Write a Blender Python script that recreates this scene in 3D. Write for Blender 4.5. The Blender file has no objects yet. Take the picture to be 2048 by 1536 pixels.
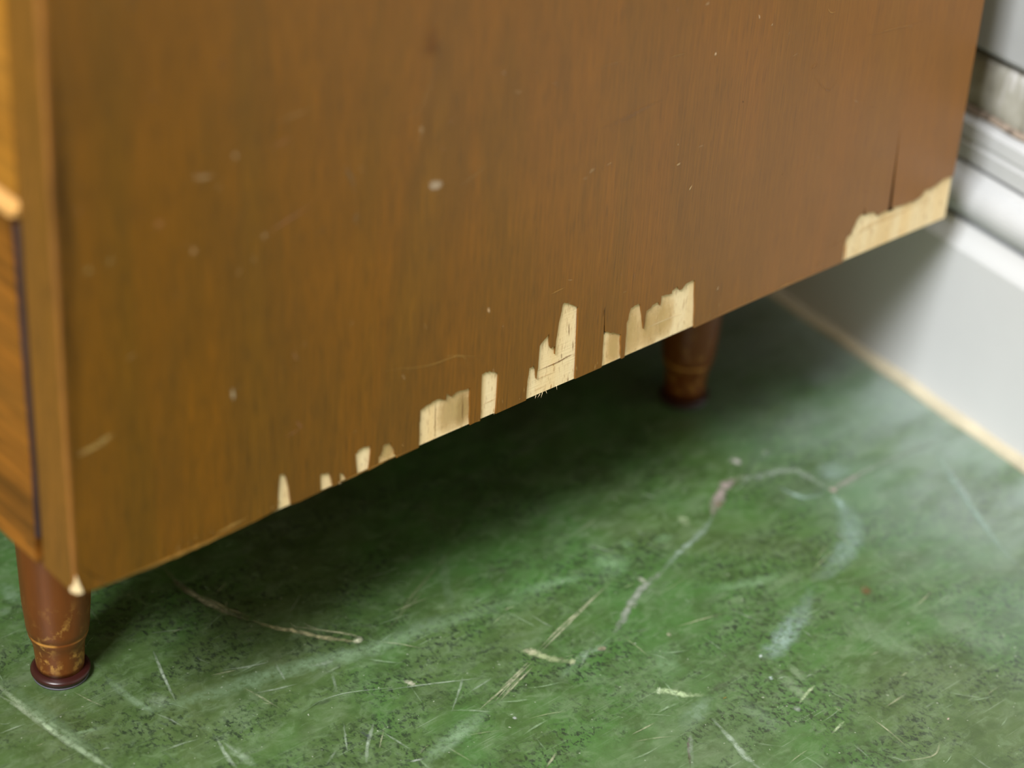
import bpy, bmesh, math, random
from mathutils import Vector, Matrix, noise

S = bpy.context.scene
C = S.collection
random.seed(7)

# ------------------------------------------------------------------ camera, world, light
# world frame: x runs along the dresser's side panel towards the wall, y into the dresser, z up;
# the origin lies on the floor under the dresser's near front corner
CAM = Vector((-0.31729598, -0.55054021, 0.61065286))
RC = Matrix(((0.75758372, -0.32584009, 0.56559274),      # columns: image right, image down, view direction
             (-0.65059135, -0.44714996, 0.61383044),
             (0.05289421, -0.83299769, -0.55074227)))
FPX = 4800.0
H = 0.10586701       # dresser underside
DEPTH = 0.44         # side panel depth

cam_data = bpy.data.cameras.new('camera')
cam = bpy.data.objects.new('camera', cam_data)
C.objects.link(cam)
S.camera = cam
cam_data.sensor_width = 36.0
cam_data.lens = 36.0 * FPX / 2048.0
cam_data.clip_start = 0.02
mw = Matrix((
    (RC[0][0], -RC[0][1], -RC[0][2], CAM.x),
    (RC[1][0], -RC[1][1], -RC[1][2], CAM.y),
    (RC[2][0], -RC[2][1], -RC[2][2], CAM.z),
    (0, 0, 0, 1)))
cam.matrix_world = mw
cam_data.dof.use_dof = True
cam_data.dof.focus_distance = 0.912
cam_data.dof.aperture_fstop = 4.2

world = bpy.data.worlds.new('world')
S.world = world
world.use_nodes = True
bg = world.node_tree.nodes['Background']
bg.inputs['Color'].default_value = (1.0, 0.72, 0.38, 1)
bg.inputs['Strength'].default_value = 0.31

def area_light(name, loc, target, sx, sy, power, col):
    d = bpy.data.lights.new(name, 'AREA')
    d.shape = 'RECTANGLE'; d.size = sx; d.size_y = sy
    d.energy = power; d.color = col
    o = bpy.data.objects.new(name, d)
    C.objects.link(o)
    o.location = loc
    o.rotation_euler = (Vector(target) - Vector(loc)).to_track_quat('-Z', 'Y').to_euler()
    return o

area_light('window_light', (-1.5, -0.64, 2.02), (0.2, 0.0, 0.05), 0.78, 0.62, 97, (0.99, 0.985, 1.0))
area_light('overhead_fill_light', (0.38, -0.78, 2.8), (0.3, -0.1, 0.0), 1.1, 0.9, 52, (0.97, 0.98, 1.0))  # added fill from an unseen source overhead, brightens the side panel

S.view_settings.view_transform = 'Standard'
S.view_settings.look = 'None'
S.view_settings.gamma = 1.0
S.view_settings.use_curve_mapping = False
S.view_settings.exposure = 0.0

# ------------------------------------------------------------------ helpers
def lin(c):
    def f(v):
        v /= 255.0
        return v / 12.92 if v <= 0.04045 else ((v + 0.055) / 1.055) ** 2.4
    return (f(c[0]), f(c[1]), f(c[2]), 1.0)

def at(px, py, point, normal):
    """3-D point where the sight line through an image point meets a plane of the place"""
    r = RC @ Vector(((px - 1024) / FPX, (py - 768) / FPX, 1.0))
    p = Vector(point); n = Vector(normal)
    return CAM + r * ((p - CAM).dot(n) / r.dot(n))

def on_floor(px, py): return at(px, py, (0, 0, 0), (0, 0, 1))
def on_panel(px, py): return at(px, py, (0, 0, 0), (0, 1, 0))

def obj(name, bm, mat, parent=None, smooth=False):
    me = bpy.data.meshes.new(name)
    bmesh.ops.recalc_face_normals(bm, faces=bm.faces[:])
    bm.to_mesh(me); bm.free()
    if smooth:
        for p in me.polygons: p.use_smooth = True
    o = bpy.data.objects.new(name, me)
    C.objects.link(o)
    if mat: me.materials.append(mat)
    if parent: o.parent = parent
    return o

def box(bm, x0, y0, z0, x1, y1, z1, bevel=0.0):
    r = bmesh.ops.create_cube(bm, size=1.0)
    for v in r['verts']:
        v.co = Vector((x0 + (v.co.x + .5) * (x1 - x0), y0 + (v.co.y + .5) * (y1 - y0), z0 + (v.co.z + .5) * (z1 - z0)))
    if bevel:
        ed = list({e for v in r['verts'] for e in v.link_edges})
        bmesh.ops.bevel(bm, geom=ed, offset=bevel, segments=2, profile=0.5, affect='EDGES')

def prism(bm, pts, y0, y1):
    """polygon given as (x, z), extruded from y0 to y1"""
    a = [bm.verts.new((x, y0, z)) for x, z in pts]
    b = [bm.verts.new((x, y1, z)) for x, z in pts]
    bm.faces.new(a); bm.faces.new(b[::-1])
    n = len(pts)
    for i in range(n):
        bm.faces.new((a[i], b[i], b[(i + 1) % n], a[(i + 1) % n]))

def lathe(bm, prof, seg=48):
    rings = []
    for r, z in prof:
        rings.append([bm.verts.new((r * math.cos(2 * math.pi * k / seg), r * math.sin(2 * math.pi * k / seg), z)) for k in range(seg)])
    for a, b in zip(rings, rings[1:]):
        for k in range(seg):
            bm.faces.new((a[k], a[(k + 1) % seg], b[(k + 1) % seg], b[k]))
    bm.faces.new(rings[0][::-1]); bm.faces.new(rings[-1])

# ------------------------------------------------------------------ node helpers
class NT:
    def __init__(s, name):
        s.m = bpy.data.materials.new(name); s.m.use_nodes = True
        s.t = s.m.node_tree; s.t.nodes.clear()
        s.out = s.n('ShaderNodeOutputMaterial'); s.b = s.n('ShaderNodeBsdfPrincipled')
        s.l(s.b.outputs[0], s.out.inputs[0])
        s.co = s.n('ShaderNodeTexCoord').outputs['Object']
    def n(s, ty, **kw):
        x = s.t.nodes.new(ty)
        for k, v in kw.items(): setattr(x, k, v)
        return x
    def l(s, a, b): s.t.links.new(a, b)
    def mapping(s, scale, rot=(0, 0, 0), loc=(0, 0, 0), src=None):
        m = s.n('ShaderNodeMapping')
        m.inputs['Scale'].default_value = scale; m.inputs['Rotation'].default_value = rot; m.inputs['Location'].default_value = loc
        s.l(src or s.co, m.inputs['Vector']); return m.outputs[0]
    def noise(s, vec, scale=1.0, detail=4, rough=0.55, dist=0.0):
        m = s.n('ShaderNodeTexNoise')
        m.inputs['Scale'].default_value = scale; m.inputs['Detail'].default_value = detail
        m.inputs['Roughness'].default_value = rough; m.inputs['Distortion'].default_value = dist
        s.l(vec, m.inputs['Vector']); return m.outputs[0]
    def ramp(s, fac, stops):
        r = s.n('ShaderNodeValToRGB'); cr = r.color_ramp
        while len(cr.elements) < len(stops): cr.elements.new(0.5)
        for e, (p, c) in zip(cr.elements, stops):
            e.position = p; e.color = c if len(c) == 4 else (*c, 1)
        s.l(fac, r.inputs[0]); return r.outputs[0]
    def step(s, fac, a, b):
        m = s.n('ShaderNodeMapRange'); m.inputs[1].default_value = a; m.inputs[2].default_value = b
        s.l(fac, m.inputs[0]); return m.outputs[0]
    def mix(s, fac, a, b, mode='MIX'):
        m = s.n('ShaderNodeMix', data_type='RGBA', blend_type=mode)
        for v, i in ((fac, 0), (a, 6), (b, 7)):
            if hasattr(v, 'node'): s.l(v, m.inputs[i])
            else: m.inputs[i].default_value = v
        return m.outputs[2]
    def math(s, op, a, b=None):
        m = s.n('ShaderNodeMath', operation=op)
        for v, i in ((a, 0), (b, 1)):
            if v is None: continue
            if hasattr(v, 'node'): s.l(v, m.inputs[i])
            else: m.inputs[i].default_value = v
        return m.outputs[0]
    def bump(s, h, strength, dist):
        m = s.n('ShaderNodeBump'); m.inputs['Strength'].default_value = strength; m.inputs['Distance'].default_value = dist
        s.l(h, m.inputs['Height']); s.l(m.outputs[0], s.b.inputs['Normal'])
    def set(s, **kw):
        for k, v in kw.items():
            i = s.b.inputs[k.replace('_', ' ')]
            if hasattr(v, 'node'): s.l(v, i)
            else: i.default_value = v
        return s.m

def wood(name, stops, grain=(1150, 1150, 40), band=(22, 22, 2.6), rough=0.45, spec=0.35, fleck=0.62, seed=0.0, dark=(40, 24, 8), rear_gain=0.0):
    """veneer: wide colour bands, a fine fibre and short dark pores, all running along the small axis of `grain`"""
    t = NT(name)
    wob = t.noise(t.mapping((3, 3, 3)), 1, 2)
    v = t.mapping(band, loc=(seed, seed, seed))
    a = t.noise(v, 1.0, 5, 0.6, 0.6)
    c = t.ramp(a, stops)
    blot = t.noise(t.mapping((14, 14, 9), loc=(seed + 3, 1, 4)), 1, 3, 0.6)
    c = t.mix(t.math('MULTIPLY', t.step(blot, 0.40, 0.70), 0.6), c, t.mix(1.0, c, (0.79, 0.81, 1.35, 1), 'MULTIPLY'))
    fib = t.noise(t.mapping(grain), 1.0, 3, 0.6)
    c = t.mix(t.math('MULTIPLY', t.step(fib, 0.42, 0.68), 0.5), c, t.mix(1.0, c, (1.9, 1.8, 1.6, 1), 'MULTIPLY'))
    pore = t.noise(t.mapping(tuple(g * 1.7 if g > 100 else g * 2.2 for g in grain), loc=(5, 5, 5)), 1.0, 2, 0.5)
    c = t.mix(t.math('MULTIPLY', t.step(pore, 0.56, 0.72), fleck), c, lin(dark))
    if rear_gain:      # the sheet's colour grows lighter towards its rear edge
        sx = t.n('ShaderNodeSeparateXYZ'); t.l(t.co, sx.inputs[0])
        c = t.mix(t.step(sx.outputs[0], 0.05, 0.40), c, t.mix(0.55, t.mix(1.0, c, (rear_gain, rear_gain, rear_gain, 1), 'MULTIPLY'), lin((148, 101, 58))))
    t.bump(fib, 0.12, 0.0003)
    r = t.math('ADD', t.math('MULTIPLY', blot, 0.16), rough - 0.08)
    return t.set(Base_Color=c, Roughness=r, Specular_IOR_Level=spec)

VEN = [(0.28, lin((100, 67, 9))), (0.42, lin((107, 71, 9))), (0.52, lin((116, 74, 9))), (0.62, lin((104, 69, 12))), (0.78, lin((118, 80, 13)))]
M_veneer = wood('walnut_veneer', VEN, rough=0.36, spec=0.34, dark=(52, 40, 14), rear_gain=1.55)
M_edge = wood('walnut_edge', [(0.35, lin((108, 74, 22))), (0.6, lin((122, 82, 26)))], seed=2.0, rough=0.5)
M_worn = wood('worn_edge_wood', [(0.35, lin((128, 84, 32))), (0.6, lin((156, 104, 44)))], seed=3.0, rough=0.6, fleck=0.15)
M_drawer = wood('drawer_veneer', [(0.35, lin((88, 52, 12))), (0.5, lin((138, 86, 26))), (0.75, lin((124, 80, 26)))], grain=(500, 26, 500), band=(20, 3, 34), seed=1.3, fleck=0.45, rough=0.4)
M_upper = wood('upper_drawer_veneer', [(0.35, lin((150, 100, 30))), (0.6, lin((164, 112, 36)))], grain=(500, 26, 500), band=(20, 3, 30), seed=4.0, fleck=0.12, rough=0.4)
M_lip = wood('bare_lip_wood', [(0.35, lin((186, 140, 72))), (0.6, lin((206, 162, 92)))], grain=(500, 40, 500), seed=5.0, rough=0.7, spec=0.2, fleck=0.1)
M_carcass = wood('carcass_wood', [(0.35, lin((96, 72, 44))), (0.6, lin((112, 84, 52)))], seed=6.0, rough=0.7, fleck=0.2)
M_leg = None

def leg_material():
    t = NT('leg_wood')
    a = t.noise(t.mapping((60, 60, 9)), 1, 4)
    c = t.ramp(a, [(0.3, lin((92, 48, 14))), (0.5, lin((112, 60, 18))), (0.7, lin((100, 56, 16)))])
    sep = t.n('ShaderNodeSeparateXYZ'); t.l(t.co, sep.inputs[0])
    band = t.math('MULTIPLY', t.step(sep.outputs[2], 0.046, 0.026), t.step(sep.outputs[2], 0.004, 0.010))
    n1 = t.noise(t.mapping((260, 260, 200)), 1, 5, 0.65)
    n2 = t.noise(t.mapping((90, 90, 60), loc=(2, 7, 1)), 1, 2)
    ring = t.math('MULTIPLY', t.step(sep.outputs[2], 0.0213, 0.0219), t.step(sep.outputs[2], 0.0232, 0.0226))
    wear = t.math('MULTIPLY', t.math('MULTIPLY', t.step(n1, 0.50, 0.62), t.step(n2, 0.42, 0.6)), band)
    c = t.mix(t.math('MULTIPLY', wear, 0.85), c, lin((182, 136, 66)))
    c = t.mix(t.math('MULTIPLY', t.math('MULTIPLY', ring, t.step(n2, 0.36, 0.5)), 0.8), c, lin((184, 132, 60)))
    t.bump(n1, 0.05, 0.0004)
    return t.set(Base_Color=c, Roughness=0.36, Specular_IOR_Level=0.45)
M_leg = leg_material()

def plain(name, col, rough=0.5, spec=0.4, var=0.06, scale=40):
    t = NT(name)
    a = t.noise(t.mapping((scale,) * 3), 1, 4)
    c = lin(col)
    lo = tuple(max(0, v * (1 - var * 2)) for v in c[:3]) + (1,)
    hi = tuple(min(1, v * (1 + var)) for v in c[:3]) + (1,)
    cc = t.ramp(a, [(0.3, lo), (0.65, hi)])
    t.bump(a, 0.05, 0.001)
    return t.set(Base_Color=cc, Roughness=rough, Specular_IOR_Level=spec)

M_foot = plain('brown_plastic', (54, 24, 20), 0.3, 0.5)
M_glide = plain('grey_glide', (88, 90, 98), 0.5)
M_white = plain('white_paint', (214, 217, 218), 0.45, 0.45, 0.02, 12)
M_trim = plain('aged_white_trim_paint', (194, 197, 198), 0.5, 0.4, 0.05, 30)
M_wall = plain('grey_white_wall_paint', (176, 179, 180), 0.6, 0.3, 0.04, 20)
M_cream = plain('cream_caulk', (200, 192, 166), 0.6, 0.3, 0.08, 60)
M_gap = plain('painted_gap_shade', (70, 56, 58), 0.6, 0.3, 0.1)  # dark purple that paints the shade inside the drawer gap

def pale_core():
    t = NT('bare_core_wood')
    a = t.noise(t.mapping((55, 55, 6)), 1, 3)
    c = t.ramp(a, [(0.36, lin((240, 206, 148))), (0.5, lin((255, 232, 186))), (0.66, lin((250, 218, 162)))])
    p = t.noise(t.mapping((1100, 1100, 240), loc=(4, 2, 1)), 1, 2, 0.6)
    c = t.mix(t.math('MULTIPLY', t.step(p, 0.57, 0.70), 0.45), c, lin((172, 126, 74)))
    s = t.noise(t.mapping((90, 90, 1400), rot=(0, 0.12, 0)), 1, 2, 0.5)
    t.bump(t.math('ADD', s, p), 0.25, 0.0003)
    return t.set(Base_Color=c, Roughness=0.7, Specular_IOR_Level=0.2)
M_core = pale_core()

def plaster():
    t = NT('old_plaster')
    a = t.noise(t.mapping((30, 60, 40)), 1, 5, 0.65, 0.4)
    c = t.ramp(a, [(0.34, lin((132, 130, 116))), (0.5, lin((168, 166, 154))), (0.66, lin((192, 192, 184)))])
    s = t.noise(t.mapping((40, 190, 30), rot=(0.5, 0, 0)), 1, 3)
    c = t.mix(t.math('MULTIPLY', t.step(s, 0.55, 0.7), 0.4), c, lin((236, 236, 240)))
    t.bump(a, 0.35, 0.002)
    return t.set(Base_Color=c, Roughness=0.75, Specular_IOR_Level=0.2)
M_plaster = plaster()
M_stain = plain('brown_seam', (150, 136, 122), 0.7, 0.2, 0.3, 300)
M_split = plain('split_fill', (46, 28, 16), 0.9, 0.1, 0.2, 200)
M_dark = plain('dark_crack', (70, 66, 50), 0.9, 0.1, 0.2, 200)

def floor_material():
    t = NT('green_linoleum')
    big = t.noise(t.mapping((7, 7, 7), loc=(1.7, 0.4, 0)), 1, 4, 0.55, 0.5)
    c = t.ramp(big, [(0.30, lin((84, 98, 60))), (0.46, lin((76, 102, 54))), (0.56, lin((68, 108, 50))), (0.72, lin((88, 108, 74)))])
    # worn cloudy scuffs in three directions
    for i, (ang, lo, hi, amt, col) in enumerate(((0.55, 0.50, 0.70, 0.46, (122, 140, 112)), (-0.35, 0.51, 0.72, 0.40, (120, 134, 108)), (1.25, 0.53, 0.74, 0.45, (128, 142, 120)))):
        n1 = t.noise(t.mapping((38, 110, 1), rot=(0, 0, ang), loc=(i * 3.1, i, 0)), 1, 5, 0.65, 0.3)
        n2 = t.noise(t.mapping((11, 11, 1), loc=(i * 5.3, 2 - i, 0)), 1, 3)
        c = t.mix(t.math('MULTIPLY', t.math('MULTIPLY', t.step(n1, lo, hi), t.step(n2, 0.36, 0.66)), amt), c, lin(col))
    # hair scratches
    for i, ang in enumerate((0.95, -0.5, 0.2, 1.9)):
        n1 = t.noise(t.mapping((30, 1400, 1), rot=(0, 0, ang), loc=(i * 7.7, i, 0)), 1, 2, 0.5, 0.15)
        n2 = t.noise(t.mapping((22, 22, 1), loc=(i * 2.3, 9 - i, 0)), 1, 3)
        c = t.mix(t.math('MULTIPLY', t.math('MULTIPLY', t.step(n1, 0.66, 0.74), t.step(n2, 0.48, 0.62)), 0.55), c, lin((146, 164, 138)))
    # dark dirt in the pits of the worn surface
    d1 = t.noise(t.mapping((480, 330, 1), rot=(0, 0, 0.5)), 1, 6, 0.74, 0.35)
    d2 = t.noise(t.mapping((16, 40, 1), rot=(0, 0, 0.45), loc=(3.3, 0.7, 0)), 1, 6, 0.66)
    dm = t.math('MULTIPLY', t.step(d1, 0.50, 0.565), t.step(d2, 0.44, 0.56))
    c = t.mix(t.math('MULTIPLY', dm, 0.88), c, lin((34, 44, 33)))
    cl = t.noise(t.mapping((60, 60, 1)), 1, 5, 0.65)
    c = t.mix(t.math('MULTIPLY', t.step(cl, 0.47, 0.66), 0.6), c, lin((54, 74, 34)))
    mo = t.noise(t.mapping((130, 170, 1), rot=(0, 0, 0.6), loc=(4, 4, 0)), 1, 5, 0.7, 0.8)
    c = t.mix(t.math('MULTIPLY', t.step(mo, 0.50, 0.66), 0.42), c, lin((112, 136, 98)))
    c = t.mix(t.math('MULTIPLY', t.step(mo, 0.46, 0.34), 0.35), c, lin((56, 82, 38)))
    sp = t.noise(t.mapping((520, 520, 1), loc=(8, 8, 0)), 1, 1)
    c = t.mix(t.math('MULTIPLY', t.step(sp, 0.74, 0.78), 0.6), c, lin((172, 180, 160)))
    # pale sheen of the wall, painted into the floor colour along its foot
    sx = t.n('ShaderNodeSeparateXYZ'); t.l(t.co, sx.inputs[0])
    wd = t.math('SUBTRACT', t.math('ADD', 0.4585, t.math('MULTIPLY', sx.outputs[1], 0.0934)), sx.outputs[0])
    sheen_n = t.noise(t.mapping((18, 40, 1), rot=(0, 0, -0.4)), 1, 4, 0.6)
    wall_sheen = t.math('MULTIPLY', t.step(wd, 0.12, 0.0), t.step(sheen_n, 0.22, 0.56))
    c = t.mix(t.math('MULTIPLY', wall_sheen, 0.66), c, lin((156, 172, 168)))
    t.bump(t.math('SUBTRACT', cl, dm), 0.12, 0.0006)
    r = t.math('ADD', t.math('MULTIPLY', big, 0.2), 0.30)
    return t.set(Base_Color=c, Roughness=r, Specular_IOR_Level=1.0)
M_floor = floor_material()

def mark_material(name, rough, breakup, lo=0.36, hi=0.62):
    """soft-edged wear marks: colour and cover come from the mark mesh, broken up by grit"""
    t = NT(name)
    at_ = t.n('ShaderNodeAttribute', attribute_name='mark')
    n1 = t.noise(t.mapping(breakup), 1, 5, 0.7)
    n2 = t.noise(t.mapping(tuple(v * 0.28 for v in breakup), loc=(3, 1, 2)), 1, 4, 0.6)
    cov = t.math('MULTIPLY', at_.outputs['Alpha'], t.math('MULTIPLY', t.step(n1, lo, hi), t.math('ADD', 0.7, t.math('MULTIPLY', t.step(n2, 0.36, 0.58), 0.3))))
    t.set(Base_Color=at_.outputs['Color'], Roughness=rough, Specular_IOR_Level=0.3)
    tr = t.n('ShaderNodeBsdfTransparent'); mx = t.n('ShaderNodeMixShader')
    t.l(cov, mx.inputs[0]); t.l(tr.outputs[0], mx.inputs[1]); t.l(t.b.outputs[0], mx.inputs[2]); t.l(mx.outputs[0], t.out.inputs[0])
    return t.m
M_fmark = mark_material('floor_wear_marks', 0.5, (330, 330, 330), 0.30, 0.55)
M_pmark = mark_material('panel_scratches', 0.55, (700, 700, 160), 0.17, 0.42)

def smooth_line(p, sub=5):
    """Catmull-Rom through the points"""
    if len(p) < 3: 
        return [p[0].lerp(p[-1], k / 8) for k in range(9)]
    q = [p[0] * 2 - p[1]] + p + [p[-1] * 2 - p[-2]]
    out = []
    for i in range(1, len(q) - 2):
        for k in range(sub):
            u = k / sub
            out.append(0.5 * (2 * q[i] + (q[i + 1] - q[i - 1]) * u + (2 * q[i - 1] - 5 * q[i] + 4 * q[i + 1] - q[i + 2]) * u * u + (3 * q[i] - q[i - 1] - 3 * q[i + 1] + q[i + 2]) * u ** 3))
    out.append(p[-1]); return out

def marks(name, plane, normal, lift, scale, lst, mat, parent, low_edge=None, dim=1.0):
    """each entry: points, width, colour, cover, jitter"""
    bm = bmesh.new(); lay = bm.verts.layers.float_color.new('mark')
    n = Vector(normal)
    for k, (pts, w, col, a, *ex) in enumerate(lst):
        jit = ex[0] if ex else 0.25
        P = smooth_line([plane(*q) for q in pts], 9)
        rgb = [v * dim for v in lin(col)[:3]]; rows = []
        N = len(P)
        for i, p in enumerate(P):
            d = (P[min(i + 1, N - 1)] - P[max(i - 1, 0)]).normalized()
            s = n.cross(d)
            end = min(1.0, 2.5 * min(i, N - 1 - i) / max(1, N - 1) + (0.15 if a > 0.6 else 0.0))
            q = Vector((k * 3.7, i * 0.33, 1.0)); q2 = Vector((k * 5.1, i * 0.9, 4.0))
            ww = w * scale * 0.5 * (1 + jit * (1.5 * noise.noise(q) + 0.9 * noise.noise(q2))) * (0.35 + 0.65 * min(1, end * 1.3))
            p = p + s * (w * scale * 0.5 * jit * 1.3 * noise.noise(q2 + Vector((7, 7, 7)))) + n * (lift + 0.000004 * k)
            end *= 1 + min(1.0, jit * 2) * 0.8 * noise.noise(q + Vector((3, 9, 2)))
            if low_edge: p.z = max(p.z, low_edge(p.x) + 0.0002)
            if jit == 0: end = 1.0
            row = []
            for off, al in ((-1.0, 0.0), (-0.42, 0.85), (0.0, 1.0), (0.42, 0.85), (1.0, 0.0)):
                v = bm.verts.new(p + s * ww * off * 1.35); v[lay] = (*rgb, a * al * end); row.append(v)
            rows.append(row)
        for r0, r1 in zip(rows, rows[1:]):
            for j in range(4): bm.faces.new((r0[j], r0[j + 1], r1[j + 1], r1[j]))
    o = obj(name, bm, mat, parent)
    o['kind'] = 'stuff'
    return o

def part(o, label=None):
    if label: o['label'] = label
    return o

# ------------------------------------------------------------------ the setting
bm = bmesh.new(); box(bm, -2.6, -2.6, -0.03, 0.62, 2.2, 0.0)
floor = obj('floor', bm, M_floor); floor['kind'] = 'structure'
floor['label'] = 'worn green linoleum floor with pale scratches and dark scuffs'

# wall: line of the baseboard foot and the direction out of the wall
W1 = Vector((0.4689023, 0.11150663, 0)); W2 = Vector((0.45328103, -0.05568211, 0))
WD = (W1 - W2).normalized(); WN = Vector((-WD.y, WD.x, 0))
if WN.x > 0: WN = -WN
def wall_strip(name, prof, mat, parent=None, a=-2.4, b=1.9, bumpy=0.0, n=2, smooth=False):
    """profile of (out, height) run along the wall, closed at the back"""
    bm = bmesh.new(); rows = []
    if n > 2:
        ts = [a] + [-0.30 + 0.56 * k / (n - 3) for k in range(n - 2)] + [b]
    else: ts = [a, b]
    for t in ts:
        row = []
        for i, (o, z) in enumerate(prof):
            dz = do = 0
            if bumpy:
                q = Vector((t * 45, z * 60, o * 30 + 3.3))
                do = bumpy * noise.noise(q); dz = bumpy * 0.8 * noise.noise(q * 0.8 + Vector((9, 3, 1)))
                if o < -0.03: do = dz = 0
            row.append(bm.verts.new(W1 + WD * t + WN * (o + do) + Vector((0, 0, z + dz))))
        rows.append(row)
    m = len(prof)
    for r0, r1 in zip(rows, rows[1:]):
        for i in range(m):
            bm.faces.new((r0[i], r0[(i + 1) % m], r1[(i + 1) % m], r1[i]))
    bm.faces.new(rows[0]); bm.faces.new(rows[-1][::-1])
    o = obj(name, bm, mat, parent, smooth)
    return o

def arc(cx, cz, r, a0, a1, n):
    return [(cx + r * math.cos(math.radians(a0 + (a1 - a0) * k / n)), cz + r * math.sin(math.radians(a0 + (a1 - a0) * k / n))) for k in range(n + 1)]

BK = -0.05
o = wall_strip('baseboard_right', [(0, 0.0), (0, 0.0815), (-0.0008, 0.0835), (-0.0052, 0.0918), (-0.0100, 0.0895), (BK, 0.0885), (BK, 0.0)], M_white); o['kind'] = 'structure'
o['label'] = 'white painted baseboard with a bevelled top edge'
caulk = wall_strip('caulk_strip', [(0.0048, 0.0), (0.0042, 0.0019), (0.0019, 0.0036), (-0.002, 0.0044), (-0.004, 0.0)], M_cream, o, bumpy=0.0012, n=60)
part(caulk, 'cream caulk line along the floor')
o = wall_strip('trim_1', [(BK, 0.0892), (-0.0112, 0.0892), (-0.0075, 0.0925)] + arc(-0.012, 0.102, 0.0095, -55, 60, 10)[1:] + [(-0.0105, 0.1118), (-0.0125, 0.1142), (-0.0165, 0.1128), (BK, 0.1128)], M_trim); o['kind'] = 'structure'
o['label'] = 'white rounded moulding above the baseboard'
o = wall_strip('trim_2', [(BK, 0.1132), (-0.0172, 0.1132), (-0.0122, 0.1160), (-0.0118, 0.1240), (-0.0128, 0.1252), (-0.0128, 0.1262), (-0.0118, 0.1275), (-0.0122, 0.1335), (-0.0165, 0.1372), (BK, 0.1372)], M_trim); o['kind'] = 'structure'
o['label'] = 'white stepped cap moulding below the rough plaster'
wall = wall_strip('wall_right', [(BK, 0.1376), (-0.030, 0.1376), (-0.030, 0.166), (-0.0135, 0.1690), (-0.0125, 0.1712), (-0.0125, 2.5), (BK, 2.5)], M_wall, bumpy=0.0007, n=40); wall['kind'] = 'structure'
wall['label'] = 'white wall above the mouldings'
pl = wall_strip('plaster_band', [(-0.029, 0.1378), (-0.0180, 0.1378), (-0.0172, 0.1395), (-0.0168, 0.1435), (-0.0166, 0.148), (-0.0168, 0.153), (-0.0170, 0.158), (-0.0185, 0.1625), (-0.021, 0.164), (-0.029, 0.1645)], M_plaster, wall, bumpy=0.0028, n=90, smooth=True)
part(pl, 'rough streaked old plaster band')
sm = wall_strip('seam', [(-0.0195, 0.1368), (-0.0150, 0.1371), (-0.0145, 0.1382), (-0.0165, 0.1402), (-0.0195, 0.1402)], M_stain, wall, a=-0.7, b=0.5, bumpy=0.0022, n=140)
part(sm, 'brown flaking seam')
cr = wall_strip('crack', [(-0.0295, 0.1640), (-0.0205, 0.1640), (-0.0190, 0.1665), (-0.0205, 0.169), (-0.0295, 0.169)], M_dark, wall, a=-0.7, b=0.5, bumpy=0.0012, n=140)
part(cr, 'dark crack between plaster and wall')

# ------------------------------------------------------------------ the dresser
dresser = bpy.data.objects.new('dresser', None); C.objects.link(dresser)
dresser.empty_display_size = 0.1
dresser['label'] = 'brown walnut veneered dresser with chipped lower edge and round tapered legs on the green floor'
dresser['category'] = 'dresser'

TH = 0.0195          # thickness of the side panel
TOP = 0.74
WID = 0.90
# lower edge of the side, slightly bowed and nicked
low_px = [(147, 1183), (155, 1187), (175, 1184), (209, 1171), (300, 1135), (349, 1114), (430, 1079), (512, 1042), (600, 1003), (700, 957), (770, 924), (840, 893), (950, 845), (1050, 802), (1150, 759), (1250, 714), (1391, 652), (1500, 605), (1600, 561), (1690, 522), (1800, 475), (1890, 437)]
low = [on_panel(*p) for p in low_px]
low = [(max(p.x, 0.0008), p.z) for p in low]
low[-1] = (DEPTH, low[-1][1])

def low_z(x):
    for (xa, za), (xb, zb_) in zip(low, low[1:]):
        if x <= xb: return za + (zb_ - za) * max(0.0, x - xa) / max(1e-6, xb - xa)
    return low[-1][1]

bm = bmesh.new()
core_pts = low + [(DEPTH, TOP), (0.0008, TOP)]
prism(bm, core_pts, 0.0007, TH)
side = obj('side_panel', bm, M_core, dresser)
part(side, 'pale bare core wood showing where the veneer has chipped off')

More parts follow.
